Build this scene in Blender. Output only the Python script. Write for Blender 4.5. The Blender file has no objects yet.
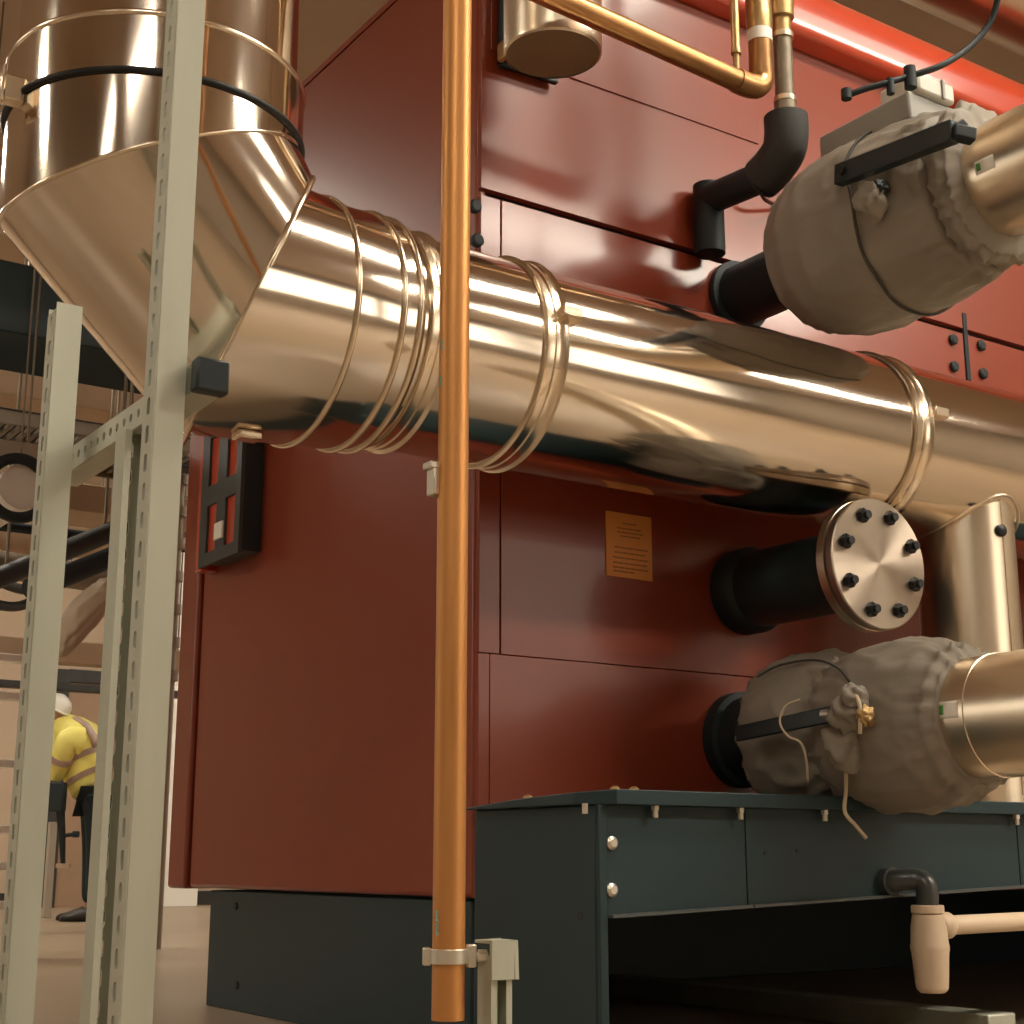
import bpy, bmesh, math, random
from mathutils import Vector, Matrix, noise
random.seed(7)
SC = bpy.context.scene
COL = SC.collection
PI = math.pi
rad = math.radians
# ------------------------------------------------------------------ camera
F = 1490.0                      # focal length in pixels for a 1024 frame
PITCH = math.atan(348.0/F)
YAW = rad(34.0)
H = 0.42                        # camera height above the floor
cp, sp, cy, sy = math.cos(PITCH), math.sin(PITCH), math.cos(YAW), math.sin(YAW)
cam = bpy.data.cameras.new('camera')
cam.sensor_width = 36.0
cam.lens = F/1024*36.0
cam.clip_start = 0.05
co = bpy.data.objects.new('camera', cam)
COL.objects.link(co)
co.location = (0, 0, H)
co.rotation_euler = (PI/2+PITCH, 0, -YAW)
SC.camera = co

def ray(px, py):
    u = (px-512)/F; v = (512-py)/F
    fw = cp-v*sp; up = sp+v*cp
    return Vector((fw*sy+u*cy, fw*cy-u*sy, up))
def on_y(px, py, Y):
    d = ray(px, py); t = Y/d.y
    return Vector((d.x*t, Y, H+d.z*t))
def on_x(px, py, X):
    d = ray(px, py); t = X/d.x
    return Vector((X, d.y*t, H+d.z*t))
def on_t(px, py, t):
    d = ray(px, py)*t
    return Vector((d.x, d.y, H+d.z))

# ------------------------------------------------------------------ materials
def mat(name, col, rough=0.5, metal=0.0, var=0.12, vscale=6.0, bump=0.0, bscale=30.0, stretch=(1, 1, 1), rvar=0.0, coat=0.0, spec=0.5):
    m = bpy.data.materials.new(name); m.use_nodes = True
    nt = m.node_tree; nd = nt.nodes; lk = nt.links
    b = nd['Principled BSDF']
    b.inputs['Roughness'].default_value = rough
    b.inputs['Metallic'].default_value = metal
    b.inputs['Specular IOR Level'].default_value = spec
    if coat: b.inputs['Coat Weight'].default_value = coat; b.inputs['Coat Roughness'].default_value = 0.13
    tc = nd.new('ShaderNodeTexCoord'); mp = nd.new('ShaderNodeMapping')
    mp.inputs['Scale'].default_value = stretch
    lk.new(tc.outputs['Object'], mp.inputs['Vector'])
    n = nd.new('ShaderNodeTexNoise'); n.inputs['Scale'].default_value = vscale; n.inputs['Detail'].default_value = 5
    lk.new(mp.outputs[0], n.inputs['Vector'])
    mx = nd.new('ShaderNodeMix'); mx.data_type = 'RGBA'
    lo = [max(0, c*(1-var)) for c in col]; hi = [min(1, c*(1+var)) for c in col]
    mx.inputs[6].default_value = (*lo, 1); mx.inputs[7].default_value = (*hi, 1)
    lk.new(n.outputs['Fac'], mx.inputs[0]); lk.new(mx.outputs[2], b.inputs['Base Color'])
    if rvar:
        mr = nd.new('ShaderNodeMapRange')
        mr.inputs[3].default_value = max(0.02, rough-rvar); mr.inputs[4].default_value = rough+rvar
        lk.new(n.outputs['Fac'], mr.inputs[0]); lk.new(mr.outputs[0], b.inputs['Roughness'])
    if bump:
        n2 = nd.new('ShaderNodeTexNoise'); n2.inputs['Scale'].default_value = bscale; n2.inputs['Detail'].default_value = 3
        lk.new(mp.outputs[0], n2.inputs['Vector'])
        bp = nd.new('ShaderNodeBump'); bp.inputs['Strength'].default_value = 1.0; bp.inputs['Distance'].default_value = bump
        lk.new(n2.outputs['Fac'], bp.inputs['Height']); lk.new(bp.outputs[0], b.inputs['Normal'])
    return m
def emat(name, col, s):
    m = bpy.data.materials.new(name); m.use_nodes = True
    b = m.node_tree.nodes['Principled BSDF']
    b.inputs['Base Color'].default_value = (.8, .8, .8, 1)
    b.inputs['Emission Color'].default_value = (*col, 1); b.inputs['Emission Strength'].default_value = s
    return m
M = dict(
    steel=mat('polished_steel', (.72, .64, .545), .10, 1, .05, 3, .0016, 6.0, (1, 1, .12), .03),
    steelx=mat('polished_steel_duct', (.72, .64, .545), .10, 1, .06, 5, .0026, 5.0, (.16, 1, 1), .05),
    bead=mat('bead_steel', (.80, .68, .53), .22, 1, .05),
    galv=mat('galvanised_steel', (.50, .51, .42), .52, .55, .10, 9, 0, 1, (3, 3, .4), .06),
    copper=mat('copper', (.62, .29, .095), .45, .7, .16, 7, 0, 1, (2, 2, .5), .08),
    oldcopper=mat('tarnished_copper', (.40, .21, .085), .34, .85, .35, 14, 0, 1, (1, 1, 1), .08),
    brass=mat('brass', (.46, .31, .14), .38, .85, .25, 18),
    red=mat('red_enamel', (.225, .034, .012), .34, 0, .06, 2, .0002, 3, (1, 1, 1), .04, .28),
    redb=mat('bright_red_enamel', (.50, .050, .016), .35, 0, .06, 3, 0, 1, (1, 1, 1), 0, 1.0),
    core=mat('dark_casing', (.014, .011, .010), .7, 0, .1),
    navy=mat('dark_blue_grey_enamel', (.017, .037, .043), .45, 0, .15, 3, .0004, 12, (1, 1, 1), .06, 0, .35),
    black=mat('black_rubber', (.006, .013, .016), .62, 0, .2, 20, .0006, 60),
    blackp=mat('black_plastic', (.007, .016, .019), .4, 0, .1),
    foam=mat('black_foam_insulation', (.035, .034, .032), .75, 0, .3, 12, .001, 40),
    fabric=mat('grey_coated_fabric', (.235, .205, .165), .62, 0, .12, 7, .003, 16, (1, 1, 1), .05, 0, .35),
    clad=mat('satin_aluminium_cladding', (.80, .69, .54), .30, 1, .04, 4, .0006, 4, (1, 1, 1), .05),
    flange=mat('machined_flange_steel', (.66, .56, .43), .33, 1, .14, 14, .0006, 25, (1, 1, 1), .08),
    bolt=mat('dark_bolt', (.022, .024, .026), .45, .5, .2),
    zinc=mat('zinc_bolt', (.72, .68, .58), .35, .8, .1),
    pvc=mat('cream_plastic', (.72, .56, .40), .38, 0, .07, 8, 0, 1, (1, 1, 1)),
    greypvc=mat('dark_grey_plastic', (.05, .055, .055), .32, 0, .1),
    greyb=mat('grey_actuator_plastic', (.27, .26, .23), .45, 0, .12, 10),
    greyl=mat('light_grey_plastic', (.56, .54, .48), .4, 0, .06),
    blue=mat('dark_blue_plastic', (.012, .045, .10), .35, 0, .1),
    yellow=mat('orange_yellow_paper', (.66, .25, .05), .55, 0, .06, 12),
    ink=mat('faded_brown_ink', (.30, .11, .025), .6, 0, .1),
    white=mat('white_paint', (.84, .81, .74), .45, 0, .05),
    cord=mat('cream_cord', (.60, .50, .36), .8, 0, .1),
    green=mat('green_print', (.06, .25, .04), .5, 0, .1),
    teal=mat('teal_print', (.16, .42, .42), .5, 0, .1),
    wall=mat('painted_wall', (.50, .38, .27), .7, 0, .08, 1.5),
    wallw=mat('cream_wall', (.36, .30, .235), .7, 0, .06, 1.5),
    ceil=mat('ceiling_board', (.44, .32, .22), .8, 0, .08, 1.2),
    floor=mat('sealed_concrete_floor', (.32, .24, .165), .38, 0, .18, 1.7, .0006, 8, (1, 1, 1), .08),
    tan=mat('tan_duct_board', (.40, .28, .18), .6, 0, .2, 5),
    darksteel=mat('dark_tray_steel', (.045, .044, .042), .5, .4, .3, 10),
    midsteel=mat('dull_tray_steel', (.22, .18, .13), .5, .6, .25, 10),
    hivis=mat('hi_vis_yellow', (.85, .76, .20), .7, 0, .12, 18, .004, 20),
    reflect=mat('reflective_tape', (.42, .30, .24), .5, .2, .1),
    trouser=mat('dark_trousers', (.010, .020, .026), .8, 0, .2, 20),
    shoe=mat('black_shoe', (.018, .014, .012), .45, 0, .1),
    skin=mat('skin', (.52, .28, .18), .55, 0, .06),
    lamp=emat('fill_lamp_diffuser', (1.0, .91, .76), 7.0),
    lampb=emat('bright_lamp_diffuser', (1.0, .91, .76), 50.0),
    lampk=emat('brightest_lamp_diffuser', (1.0, .91, .76), 70.0),
    lampm=emat('side_lamp_diffuser', (1.0, .91, .76), 38.0),
    lampshell=mat('white_lamp_housing', (.7, .66, .58), .5, 0, .03),
)
def _aniso(m, axis):
    nt = m.node_tree; b = nt.nodes['Principled BSDF']
    t = nt.nodes.new('ShaderNodeTangent'); t.direction_type = 'RADIAL'; t.axis = axis
    nt.links.new(t.outputs[0], b.inputs['Tangent']); b.inputs['Anisotropic'].default_value = .8
M['turned'] = mat('turned_flange_steel', (.46, .385, .31), .36, 1, .14, 14, .0006, 25, (1, 1, 1), .06); _aniso(M['turned'], 'Y')
# ------------------------------------------------------------------ mesh helpers
class MB:
    def __init__(s): s.v = []; s.f = []
    def add(s, vs, fs):
        o = len(s.v); s.v += [Vector(v) for v in vs]; s.f += [tuple(i+o for i in f) for f in fs]; return s
    def box(s, a, b):
        x0, y0, z0 = a; x1, y1, z1 = b
        if x0 > x1: x0, x1 = x1, x0
        if y0 > y1: y0, y1 = y1, y0
        if z0 > z1: z0, z1 = z1, z0
        return s.add([(x0, y0, z0), (x1, y0, z0), (x1, y1, z0), (x0, y1, z0), (x0, y0, z1), (x1, y0, z1), (x1, y1, z1), (x0, y1, z1)],
                     [(0, 3, 2, 1), (4, 5, 6, 7), (0, 1, 5, 4), (1, 2, 6, 5), (2, 3, 7, 6), (3, 0, 4, 7)])
    def obox(s, c, ax, ay, az, sx, sy_, sz):
        c = Vector(c); vs = []
        for k in ((-1, -1, -1), (1, -1, -1), (1, 1, -1), (-1, 1, -1), (-1, -1, 1), (1, -1, 1), (1, 1, 1), (-1, 1, 1)):
            vs.append(c+ax*(k[0]*sx/2)+ay*(k[1]*sy_/2)+az*(k[2]*sz/2))
        return s.add(vs, [(0, 3, 2, 1), (4, 5, 6, 7), (0, 1, 5, 4), (1, 2, 6, 5), (2, 3, 7, 6), (3, 0, 4, 7)])
    def bar(s, p, q, w, h, up=(0, 0, 1)):
        p = Vector(p); q = Vector(q); d = (q-p); L = d.length; d.normalize()
        u = Vector(up); sd = d.cross(u)
        if sd.length < 1e-4: sd = d.cross(Vector((1, 0, 0)))
        sd.normalize(); u = sd.cross(d)
        return s.obox((p+q)/2, d, sd, u, L, w, h)
    def rings(s, rs, cap=True, closed=False):
        n = len(rs[0]); o = len(s.v)
        for r in rs: s.v += [Vector(p) for p in r]
        m = len(rs)
        for i in range(m if closed else m-1):
            a = o+i*n; b = o+((i+1) % m)*n
            for k in range(n):
                k2 = (k+1) % n; s.f.append((a+k, a+k2, b+k2, b+k))
        if cap and not closed:
            s.f.append(tuple(o+k for k in reversed(range(n)))); s.f.append(tuple(o+(m-1)*n+k for k in range(n)))
        return s
    def tube(s, pts, r, n=20, cap=True, closed=False):
        pts = [Vector(p) for p in pts]; m = len(pts)
        rr = r if isinstance(r, (list, tuple)) else [r]*m
        T = []
        for i in range(m):
            a = pts[(i-1) % m] if (closed or i > 0) else pts[0]; b = pts[(i+1) % m] if (closed or i < m-1) else pts[-1]
            T.append((b-a).normalized())
        u = T[0].orthogonal().normalized(); rs = []
        for i in range(m):
            if i: u = T[i-1].rotation_difference(T[i]) @ u
            u = (u-T[i]*u.dot(T[i])).normalized(); w = T[i].cross(u)
            rs.append([pts[i]+(u*math.cos(2*PI*k/n)+w*math.sin(2*PI*k/n))*rr[i] for k in range(n)])
        return s.rings(rs, cap, closed)
    def lathe(s, o, d, prof, n=32, cap=True):
        o = Vector(o); d = Vector(d).normalized()
        u = d.orthogonal().normalized(); w = d.cross(u)
        return s.rings([[o+d*a+(u*math.cos(2*PI*k/n)+w*math.sin(2*PI*k/n))*max(b, 1e-4) for k in range(n)] for a, b in prof], cap)
    def cyl(s, p, q, r, n=24):
        p = Vector(p); q = Vector(q); return s.lathe(p, q-p, [(0, r), ((q-p).length, r)], n)
    def holed(s, o, L, S, pitch, count, width, ha, hb, n=16, sq=1.0):
        """strip along L from o, width along S, with a slot (half sizes ha along S, hb along L) in every cell"""
        o = Vector(o)
        for c in range(count):
            cc = o+L*(pitch*(c+.5))
            inner = []; outer = []
            for k in range(n):
                t = 2*PI*(k+.5)/n; cx_, sx_ = math.cos(t), math.sin(t)
                ex = lambda q: math.copysign(abs(q)**sq, q)
                inner.append(cc+S*(ex(cx_)*ha)+L*(ex(sx_)*hb))
                m = max(abs(cx_), abs(sx_))
                outer.append(cc+S*(cx_/m*width/2)+L*(sx_/m*pitch/2))
            # corner snap: make the perimeter a true rectangle
            for k in range(n):
                k2 = (k+1) % n
                A, B = outer[k], outer[k2]
                fa = [outer[k], outer[k2], inner[k2], inner[k]]
                ca, cb = A-cc, B-cc
                on_s = abs(abs(ca.dot(S))-width/2) < 1e-6; on_s2 = abs(abs(cb.dot(S))-width/2) < 1e-6
                if on_s != on_s2:
                    corner = cc+S*math.copysign(width/2, ca.dot(S) if on_s else cb.dot(S))+L*math.copysign(pitch/2, cb.dot(L) if on_s else ca.dot(L))
                    fa = [A, corner, B, inner[k2], inner[k]]
                s.add(fa, [tuple(range(len(fa)))])
        return s
    def build(s, name, m, parent=None, bevel=0.0, smooth=35, solid=0.0, seg=2, weld=True):
        w = WL.get(parent, Vector((0, 0, 0))) if parent else None
        if w is None:
            xs = [v.x for v in s.v]; ys = [v.y for v in s.v]; zs = [v.z for v in s.v]
            w = Vector(((min(xs)+max(xs))/2, (min(ys)+max(ys))/2, min(zs)))
        me = bpy.data.meshes.new(name)
        me.from_pydata([tuple(v-w) for v in s.v], [], s.f)
        bm = bmesh.new(); bm.from_mesh(me)
        if weld: bmesh.ops.remove_doubles(bm, verts=bm.verts, dist=1e-5)
        bmesh.ops.recalc_face_normals(bm, faces=bm.faces)
        bm.to_mesh(me); bm.free()
        me.materials.append(M[m] if isinstance(m, str) else m)
        for p in me.polygons: p.use_smooth = smooth > 0
        if smooth > 0: me.set_sharp_from_angle(angle=rad(smooth))
        o = bpy.data.objects.new(name, me); COL.objects.link(o)
        if parent: o.parent = parent; WL[o] = WL.get(parent)
        else: o.location = w; WL[o] = w
        if bevel:
            bv = o.modifiers.new('bevel', 'BEVEL'); bv.width = bevel; bv.segments = seg; bv.limit_method = 'ANGLE'; bv.angle_limit = rad(40)
            bv.harden_normals = False
        if solid:
            so = o.modifiers.new('sheet', 'SOLIDIFY'); so.thickness = solid; so.offset = 0
        return o
WL = {}
def thing(name, label, cat, loc=(0, 0, 0), group=None):
    o = bpy.data.objects.new(name, None); COL.objects.link(o)
    o.empty_display_size = .1
    o.location = loc; WL[o] = Vector(loc)
    return tag(o, label, cat, group)
def tag(o, label=None, cat=None, group=None, kind=None):
    if label: o['label'] = label
    if cat: o['category'] = cat
    if group: o['group'] = group
    if kind: o['kind'] = kind
    return o
def struct(o): o['kind'] = 'structure'; return o
def arc(c, a, b, t0, t1, n=10):
    c = Vector(c); a = Vector(a); b = Vector(b)
    return [c+a*math.cos(t0+(t1-t0)*i/n)+b*math.sin(t0+(t1-t0)*i/n) for i in range(n+1)]
X, Y, Z = Vector((1, 0, 0)), Vector((0, 1, 0)), Vector((0, 0, 1))

# ------------------------------------------------------------------ the room
RX0, RX1, RY0, RY1, RZ = -5.0, 10.0, -6.5, 14.0, 4.6
struct(MB().box((RX0-.2, RY0-.2, -.15), (RX1+.2, RY1+.2, 0)).build('floor', 'floor'))
struct(MB().box((RX0-.2, RY0-.2, RZ), (RX1+.2, RY1+.2, RZ+.15)).build('ceiling', 'ceil'))
struct(MB().box((RX0-.2, RY1, 0), (RX1+.2, RY1+.2, RZ)).build('wall_back', 'wall'))
struct(MB().box((RX0-.2, RY0-.2, 0), (RX1+.2, RY0, RZ)).build('wall_front', 'wallw'))
struct(MB().box((RX0-.2, RY0, 0), (RX0, RY1, RZ)).build('wall_left', 'wallw'))
struct(MB().box((RX1, RY0, 0), (RX1+.2, RY1, RZ)).build('wall_right', 'wallw'))
struct(MB().box((RX0, RY1-.025, 0), (RX1, RY1, .13)).build('baseboard_back', 'darksteel', bevel=.004))

# ------------------------------------------------------------------ boiler
X0, Y0 = 1.82, 2.84
ZT = 2.765                     # top of the flat front
ZB = .338                      # underside of the red casing
YE0, YE1 = 4.49, 4.63
XE = 6.2
zH1 = (on_y(482, 191, Y0).z+on_y(675, 247, Y0).z)/2
zH0 = (on_y(600, 90, Y0).z+on_y(740, 137, Y0).z)/2
zH2 = (on_y(489, 654, Y0).z+on_y(747, 676, Y0).z)/2
xV0 = on_y(757, 130, Y0).x; xV1 = on_y(490, 600, Y0).x; xV2 = on_y(966, 345, Y0).x; xV3 = on_y(752, 655, Y0).x
xV4 = on_y(501, 230, Y0).x
boiler = thing('boiler', 'large red enamelled boiler casing filling the middle of the plant room', 'boiler', (3.9, 3.7, 0))
PT = .022
MB().box((X0+.03, Y0+PT, ZB+.01), (XE, YE1-.02, ZT-.01)).build('inner_casing', 'core', boiler)
MB().box((X0, Y0+.012, ZB), (X0+.03, YE0-.012, ZT)).build('side_panel', 'red', boiler, .011, seg=4)
MB().box((X0-.012, YE0, ZB-.004), (XE, YE1, ZT)).build('end_panel', 'red', boiler, .012, seg=4)
g = .0016
def panel(x0, x1, z0, z1, name, y=Y0, th=PT):
    return MB().box((x0, y, z0), (x1, y+th, z1)).build(name, 'red', boiler, .0012)
panel(X0+.004, XE, zH1+.009, ZT, 'upper_panel')
panel(X0+.03, xV0, zH0, ZT-.004, 'raised_panel', Y0-.004, .004)
panel(X0+.004, xV4-.002, zH2+g/2, zH1-.009, 'middle_panel')
panel(xV4+.002, xV2-.012, zH2+g/2, zH1-.009, 'middle_panel')
panel(xV2+.012, XE, zH2+g/2, zH1-.009, 'middle_panel')
panel(X0+.004, xV1-g/2, ZB, zH2-g/2, 'lower_panel')
panel(xV1+g/2, xV3-g/2, ZB, zH2-g/2, 'lower_panel')
panel(xV3+g/2, XE, ZB, zH2-g/2, 'lower_panel')
# vertical black joint strip between the panels on the right
MB().box((xV2-.009, Y0-.004, zH1-.16), (xV2+.009, Y0+.004, zH1+.06)).build('joint_strip', 'black', boiler, .002)
for px, py in ((474, 207), (476, 241), (952, 340), (980, 346), (953, 367), (982, 374)):
    p = on_y(px, py, Y0)
    MB().lathe(p+Y*.002, -Y, [(0, .017), (.012, .017), (.016, .012)], 20).build('screw_cap', 'black', boiler)
# rounded cornice along the top of the front
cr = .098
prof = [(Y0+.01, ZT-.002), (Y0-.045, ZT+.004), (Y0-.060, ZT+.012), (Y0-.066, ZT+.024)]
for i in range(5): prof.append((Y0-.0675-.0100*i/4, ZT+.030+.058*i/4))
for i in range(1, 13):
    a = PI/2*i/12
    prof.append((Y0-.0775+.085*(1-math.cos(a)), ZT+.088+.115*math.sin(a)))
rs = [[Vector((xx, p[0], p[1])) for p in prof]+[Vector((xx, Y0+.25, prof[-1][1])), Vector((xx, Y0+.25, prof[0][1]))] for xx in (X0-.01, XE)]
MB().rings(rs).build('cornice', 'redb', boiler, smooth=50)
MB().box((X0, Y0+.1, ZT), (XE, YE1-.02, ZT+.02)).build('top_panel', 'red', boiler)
# dark blue plinth below the red casing
YP = on_x(208, 950, X0+.02).y
pl = MB().box((X0+.02, Y0+.05, 0), (X0+.05, YP, ZB-.006)).box((X0+.05, YP-.05, 0), (XE, YP, ZB-.006)).box((XE-.05, Y0+.05, 0), (XE, YP, ZB-.006)).build('plinth', 'navy', boiler, .004)  # unseen right end wall added to keep light out of the opening
for px, py in ((236, 906), (237, 985)):
    p = on_x(px, py, X0+.02)
    MB().lathe(p+X*.003, -X, [(0, .012), (.007, .011)], 12).build('plinth_screw', 'black', boiler)
# underside skid inside the opening
MB().box((3.03, 2.46, .0), (3.13, 4.0, .06)).build('skid_rail', 'galv', boiler, .004)
# notice stuck on the front
a = on_y(605, 512, Y0); b = on_y(651, 581, Y0)
nx0, nx1 = a.x, on_y(651, 548, Y0).x; nz1 = (a.z+on_y(652, 517, Y0).z)/2; nz0 = (on_y(604, 576, Y0).z+b.z)/2
nl = MB().box((nx0, Y0-.0035, nz0), (nx1, Y0+.001, nz1)).build('notice_label', 'yellow', boiler, .0005)
nw, nh = nx1-nx0, nz1-nz0
ink = MB(); inkh = MB()
def nline(u0, u1, v, t=.004):
    (inkh if v > .6 else ink).box((nx0+nw*u0, Y0-.0045, nz0+nh*v-t/2), (nx0+nw*u1, Y0-.0034, nz0+nh*v+t/2))
for u0, u1, v in ((.36, .66, .84), (.24, .8, .76), (.24, .8, .70), (.3, .74, .64), (.18, .9, .46), (.18, .86, .38), (.14, .9, .30), (.14, .88, .22), (.14, .9, .15), (.14, .6, .09)):
    k = u0
    while k < u1-.02:
        e = min(u1, k+random.uniform(.06, .16)); nline(k, e, v, .0035); k = e+.018
ink.build('printed_text', 'ink', nl); inkh.build('printed_heading', 'ink', nl)
# black bracket with slotted face on the left side panel
XP = 1.742
ya = on_x(240, 500, XP).y; yb = on_x(201, 500, XP).y
za = on_x(236, 553, XP).z; zb = za+.44
br = MB().box((XP+.012, ya+.012, za+.012), (X0+.002, yb-.012, zb-.012)).build('mounting_bracket', 'blackp', boiler, .004)
wy = yb-ya; wz = zb-za
ft = MB()
sl = ((.12, .36), (.58, .82))                 # slot columns across
rw = ((.06, .42), (.54, .94))                 # slot rows
ycuts = [0, .12, .36, .58, .82, 1]; zcuts = [0, .09, .43, .57, .93, 1]
for i in range(5):
    for j in range(5):
        if i in (1, 3) and j in (1, 3): continue
        ft.box((XP, ya+wy*ycuts[i], za+wz*zcuts[j]), (XP+.012, ya+wy*ycuts[i+1], za+wz*zcuts[j+1]))
ft.build('slotted_plate', mat('plate_grey', (.045, .052, .052), .5), br)
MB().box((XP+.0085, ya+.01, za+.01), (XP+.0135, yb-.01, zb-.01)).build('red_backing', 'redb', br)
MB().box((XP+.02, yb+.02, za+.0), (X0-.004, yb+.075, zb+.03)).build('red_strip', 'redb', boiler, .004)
MB().box((XP-.006, ya+wy*.38, za+wz*.15), (XP+.001, ya+wy*.58, za+wz*.27)).build('white_tag', 'white', br, .002)

# ------------------------------------------------------------------ dark steel base in front of the boiler
BX, BY = 1.815, 2.40
zt = .527
base = thing('steel_base_frame', 'dark blue-grey steel base frame under the lower pipes in front of the boiler', 'base frame', (3.9, 2.6, 0))
MB().box((BX, BY, 0), (BX+.012, Y0-.001, zt)).build('side_panel', 'navy', base, .003)
MB().box((BX+.002, BY-.012, 0), (BX+.022, BY, zt)).build('corner_post', 'navy', base, .002)
zo0 = on_y(620, 915, BY).z; p1 = on_y(1024, 885, BY); zo1 = p1.z
sl_ = (zo1-zo0)/(p1.x-BX-.022)
xs = [BX+.022, on_y(744, 870, BY).x, on_y(1017, 870, BY).x, XE]
for i in range(3):
    xa, xb_ = xs[i]+.0015, xs[i+1]-.0015
    za_, zb_ = zo0+sl_*(xa-BX-.022), min(zo0+sl_*(xb_-BX-.022), .42)
    m_ = MB().add([(xa, BY-.008, za_), (xb_, BY-.008, zb_), (xb_, BY-.008, zt), (xa, BY-.008, zt), (xa, BY+.004, za_), (xb_, BY+.004, zb_), (xb_, BY+.004, zt), (xa, BY+.004, zt)],
             [(0, 1, 2, 3), (7, 6, 5, 4), (0, 4, 5, 1), (1, 5, 6, 2), (2, 6, 7, 3), (3, 7, 4, 0)])
    m_.build('front_panel', 'navy', base, .001)
    MB().bar((xa, BY-.012, za_-.002), (xb_, BY-.012, zb_-.002), .03, .006).build('lower_lip', mat('lip_grey%d' % i, (.075, .082, .08), .4), base)
# top deck with a raised rim, its left rear end cut low
yk = BY-.035
r1, r2 = .030, .012
tv = [(BX-.03, Y0-.002, zt), (BX-.03, yk+.06, zt), (BX+.03, yk, zt), (XE, yk, zt), (XE, Y0-.002, zt),
      (BX-.03, Y0-.002, zt+.004), (BX-.03, yk+.25, zt+.018), (BX-.03, yk+.06, zt+.024), (BX+.03, yk, zt+r1), (XE, yk, zt+r1), (XE, Y0-.002, zt+r1), (BX+.3, Y0-.002, zt+r1)]
MB().add(tv, [(0, 1, 2, 3, 4), (0, 5, 6, 7, 1), (1, 7, 8, 2), (2, 8, 9, 3), (3, 9, 10, 4), (5, 11, 8, 7, 6), (11, 10, 9, 8), (0, 4, 10, 11, 5)]).build('top_deck', 'navy', base, .002)
for px in (655, 740, 824, 1015):
    p = on_y(px, 800, yk+.012); p.z = zt
    MB().cyl((p.x, p.y, zt-.024), (p.x, p.y, zt+.002), .006, 10).lathe((p.x, p.y, zt-.010), Z, [(0, .0085), (.010, .0085)], 6).build('rim_bolt', 'zinc', base)
p = on_x(585, 808, BX-.018); MB().cyl((p.x, p.y, zt-.018), (p.x, p.y, zt+.002), .006, 10).build('rim_bolt', 'zinc', base)
for px, py in ((612, 843), (612, 890)):
    p = on_y(px, py, BY-.012)
    MB().lathe(p+Y*.002, -Y, [(0, .0135), (.004, .0135), (.009, .008)], 16).build('corner_bolt', 'zinc', base)
for px in (615, 634):
    p = on_y(px, 784, yk+.05); p.z = zt+r1
    MB().lathe(p-Z*.001, Z, [(0, .011), (.006, .010), (.010, .004)], 12).build('deck_bolt', 'brass', base)
p = on_x(528, 793, BX); MB().lathe((BX, p.y, zt+.016), Z, [(0, .011), (.008, .010), (.011, .004)], 12).build('deck_bolt', 'brass', base)
for px, py in ((765, 853), (797, 851)):
    p = on_y(px, py, BY-.008); MB().lathe(p+Y*.001, -Y, [(0, .005), (.003, .004)], 10).build('panel_screw', 'black', base)
p = on_x(580, 916, BX); MB().lathe(p+X*.002, -X, [(0, .010), (.003, .009)], 12).build('panel_screw', 'black', base)
for xx in (3.6, 5.4):
    MB().box((xx, BY+.02, 0), (xx+.06, BY+.08, zt)).build('leg', 'navy', base)

# ------------------------------------------------------------------ flue duct
YD = 2.55; ZD = 1.459; RD = .2225
XVd, XBd = .898, 1.100
ZA = ZD+(XBd-XVd)
RV, RA, RB, RC = .274, .270, .256, .238
flue = thing('flue_duct', 'polished steel flue duct with mitred elbow crossing in front of the red boiler', 'flue duct', (XBd, YD, ZD-.26))
def mitre(p0, n0, p1, n1, ax, r0, r1, n=96, rows=2):
    ax = Vector(ax).normalized(); e1 = Y.copy(); e2 = ax.cross(e1)
    c = Vector(p0); out = []
    for i in range(rows):
        f = i/(rows-1); ring = []
        for k in range(n):
            t = 2*PI*k/n; o = e1*math.cos(t)+e2*math.sin(t)
            A = c+o*r0; A = A+ax*((Vector(p0)-A).dot(n0)/ax.dot(n0))
            B = Vector(p0)+o*r1; B = B+ax*((Vector(p1)-B).dot(n1)/ax.dot(n1))
            ring.append(A.lerp(B, f))
        out.append(ring)
    return out
PA, PB = Vector((XVd, YD, ZA)), Vector((XBd, YD, ZD))
dA = Vector((1, 0, -1)).normalized()
nA = (dA-Z).normalized(); nB = (dA+X).normalized(); nB = (nB-.24*Y).normalized()
x_ring1 = on_y(300, 326, YD).x
def seam(name, ring, r, m='bead'):
    return MB().tube(ring, r, 8, closed=True).build(name, m, flue, smooth=180)
zs1, zs2 = on_y(157, 144, YD).z, on_y(157, 94, YD).z
ro = mitre((XVd, YD, RZ-.02), Z, PA, nA, -Z, RV-.006, RA)
MB().rings(mitre((XVd, YD, zs1), Z, PA, nA, -Z, RV, RA), False).build('vertical_lower_section', 'steel', flue, smooth=180)
MB().rings(mitre((XVd, YD, zs2+.01), Z, (XVd, YD, zs1), Z, -Z, RV+.004, RV+.004), False).build('vertical_collar', 'steel', flue, smooth=180)
MB().rings(mitre((XVd, YD, RZ), Z, (XVd, YD, zs2), Z, -Z, RV-.012, RV-.012), False).build('vertical_upper_section', 'steel', flue, smooth=180)
circ = lambda z, r: [Vector((XVd+r*math.cos(2*PI*k/96), YD+r*math.sin(2*PI*k/96), z)) for k in range(96)]
seam('dark_joint_ring', circ(zs1, RV+.003), .006, 'bolt')
seam('joint_bead', circ(zs2+.008, RV+.001), .007)
mid = mitre(PA, nA, PB, nB, dA, RA, RB)
MB().rings(mid, False).build('elbow_segment', 'steel', flue, smooth=180)
seam('elbow_seam', mid[0], .0045); seam('elbow_seam', mid[-1], .0065)
x2 = on_y(346, 318, YD).x; x3 = on_y(362, 330, YD).x
el = mitre(PB, nB, (x_ring1, YD, ZD), X, X, RB, RC+.010)
MB().rings(el, False).build('elbow_outlet', 'steelx', flue, smooth=180)
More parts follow.
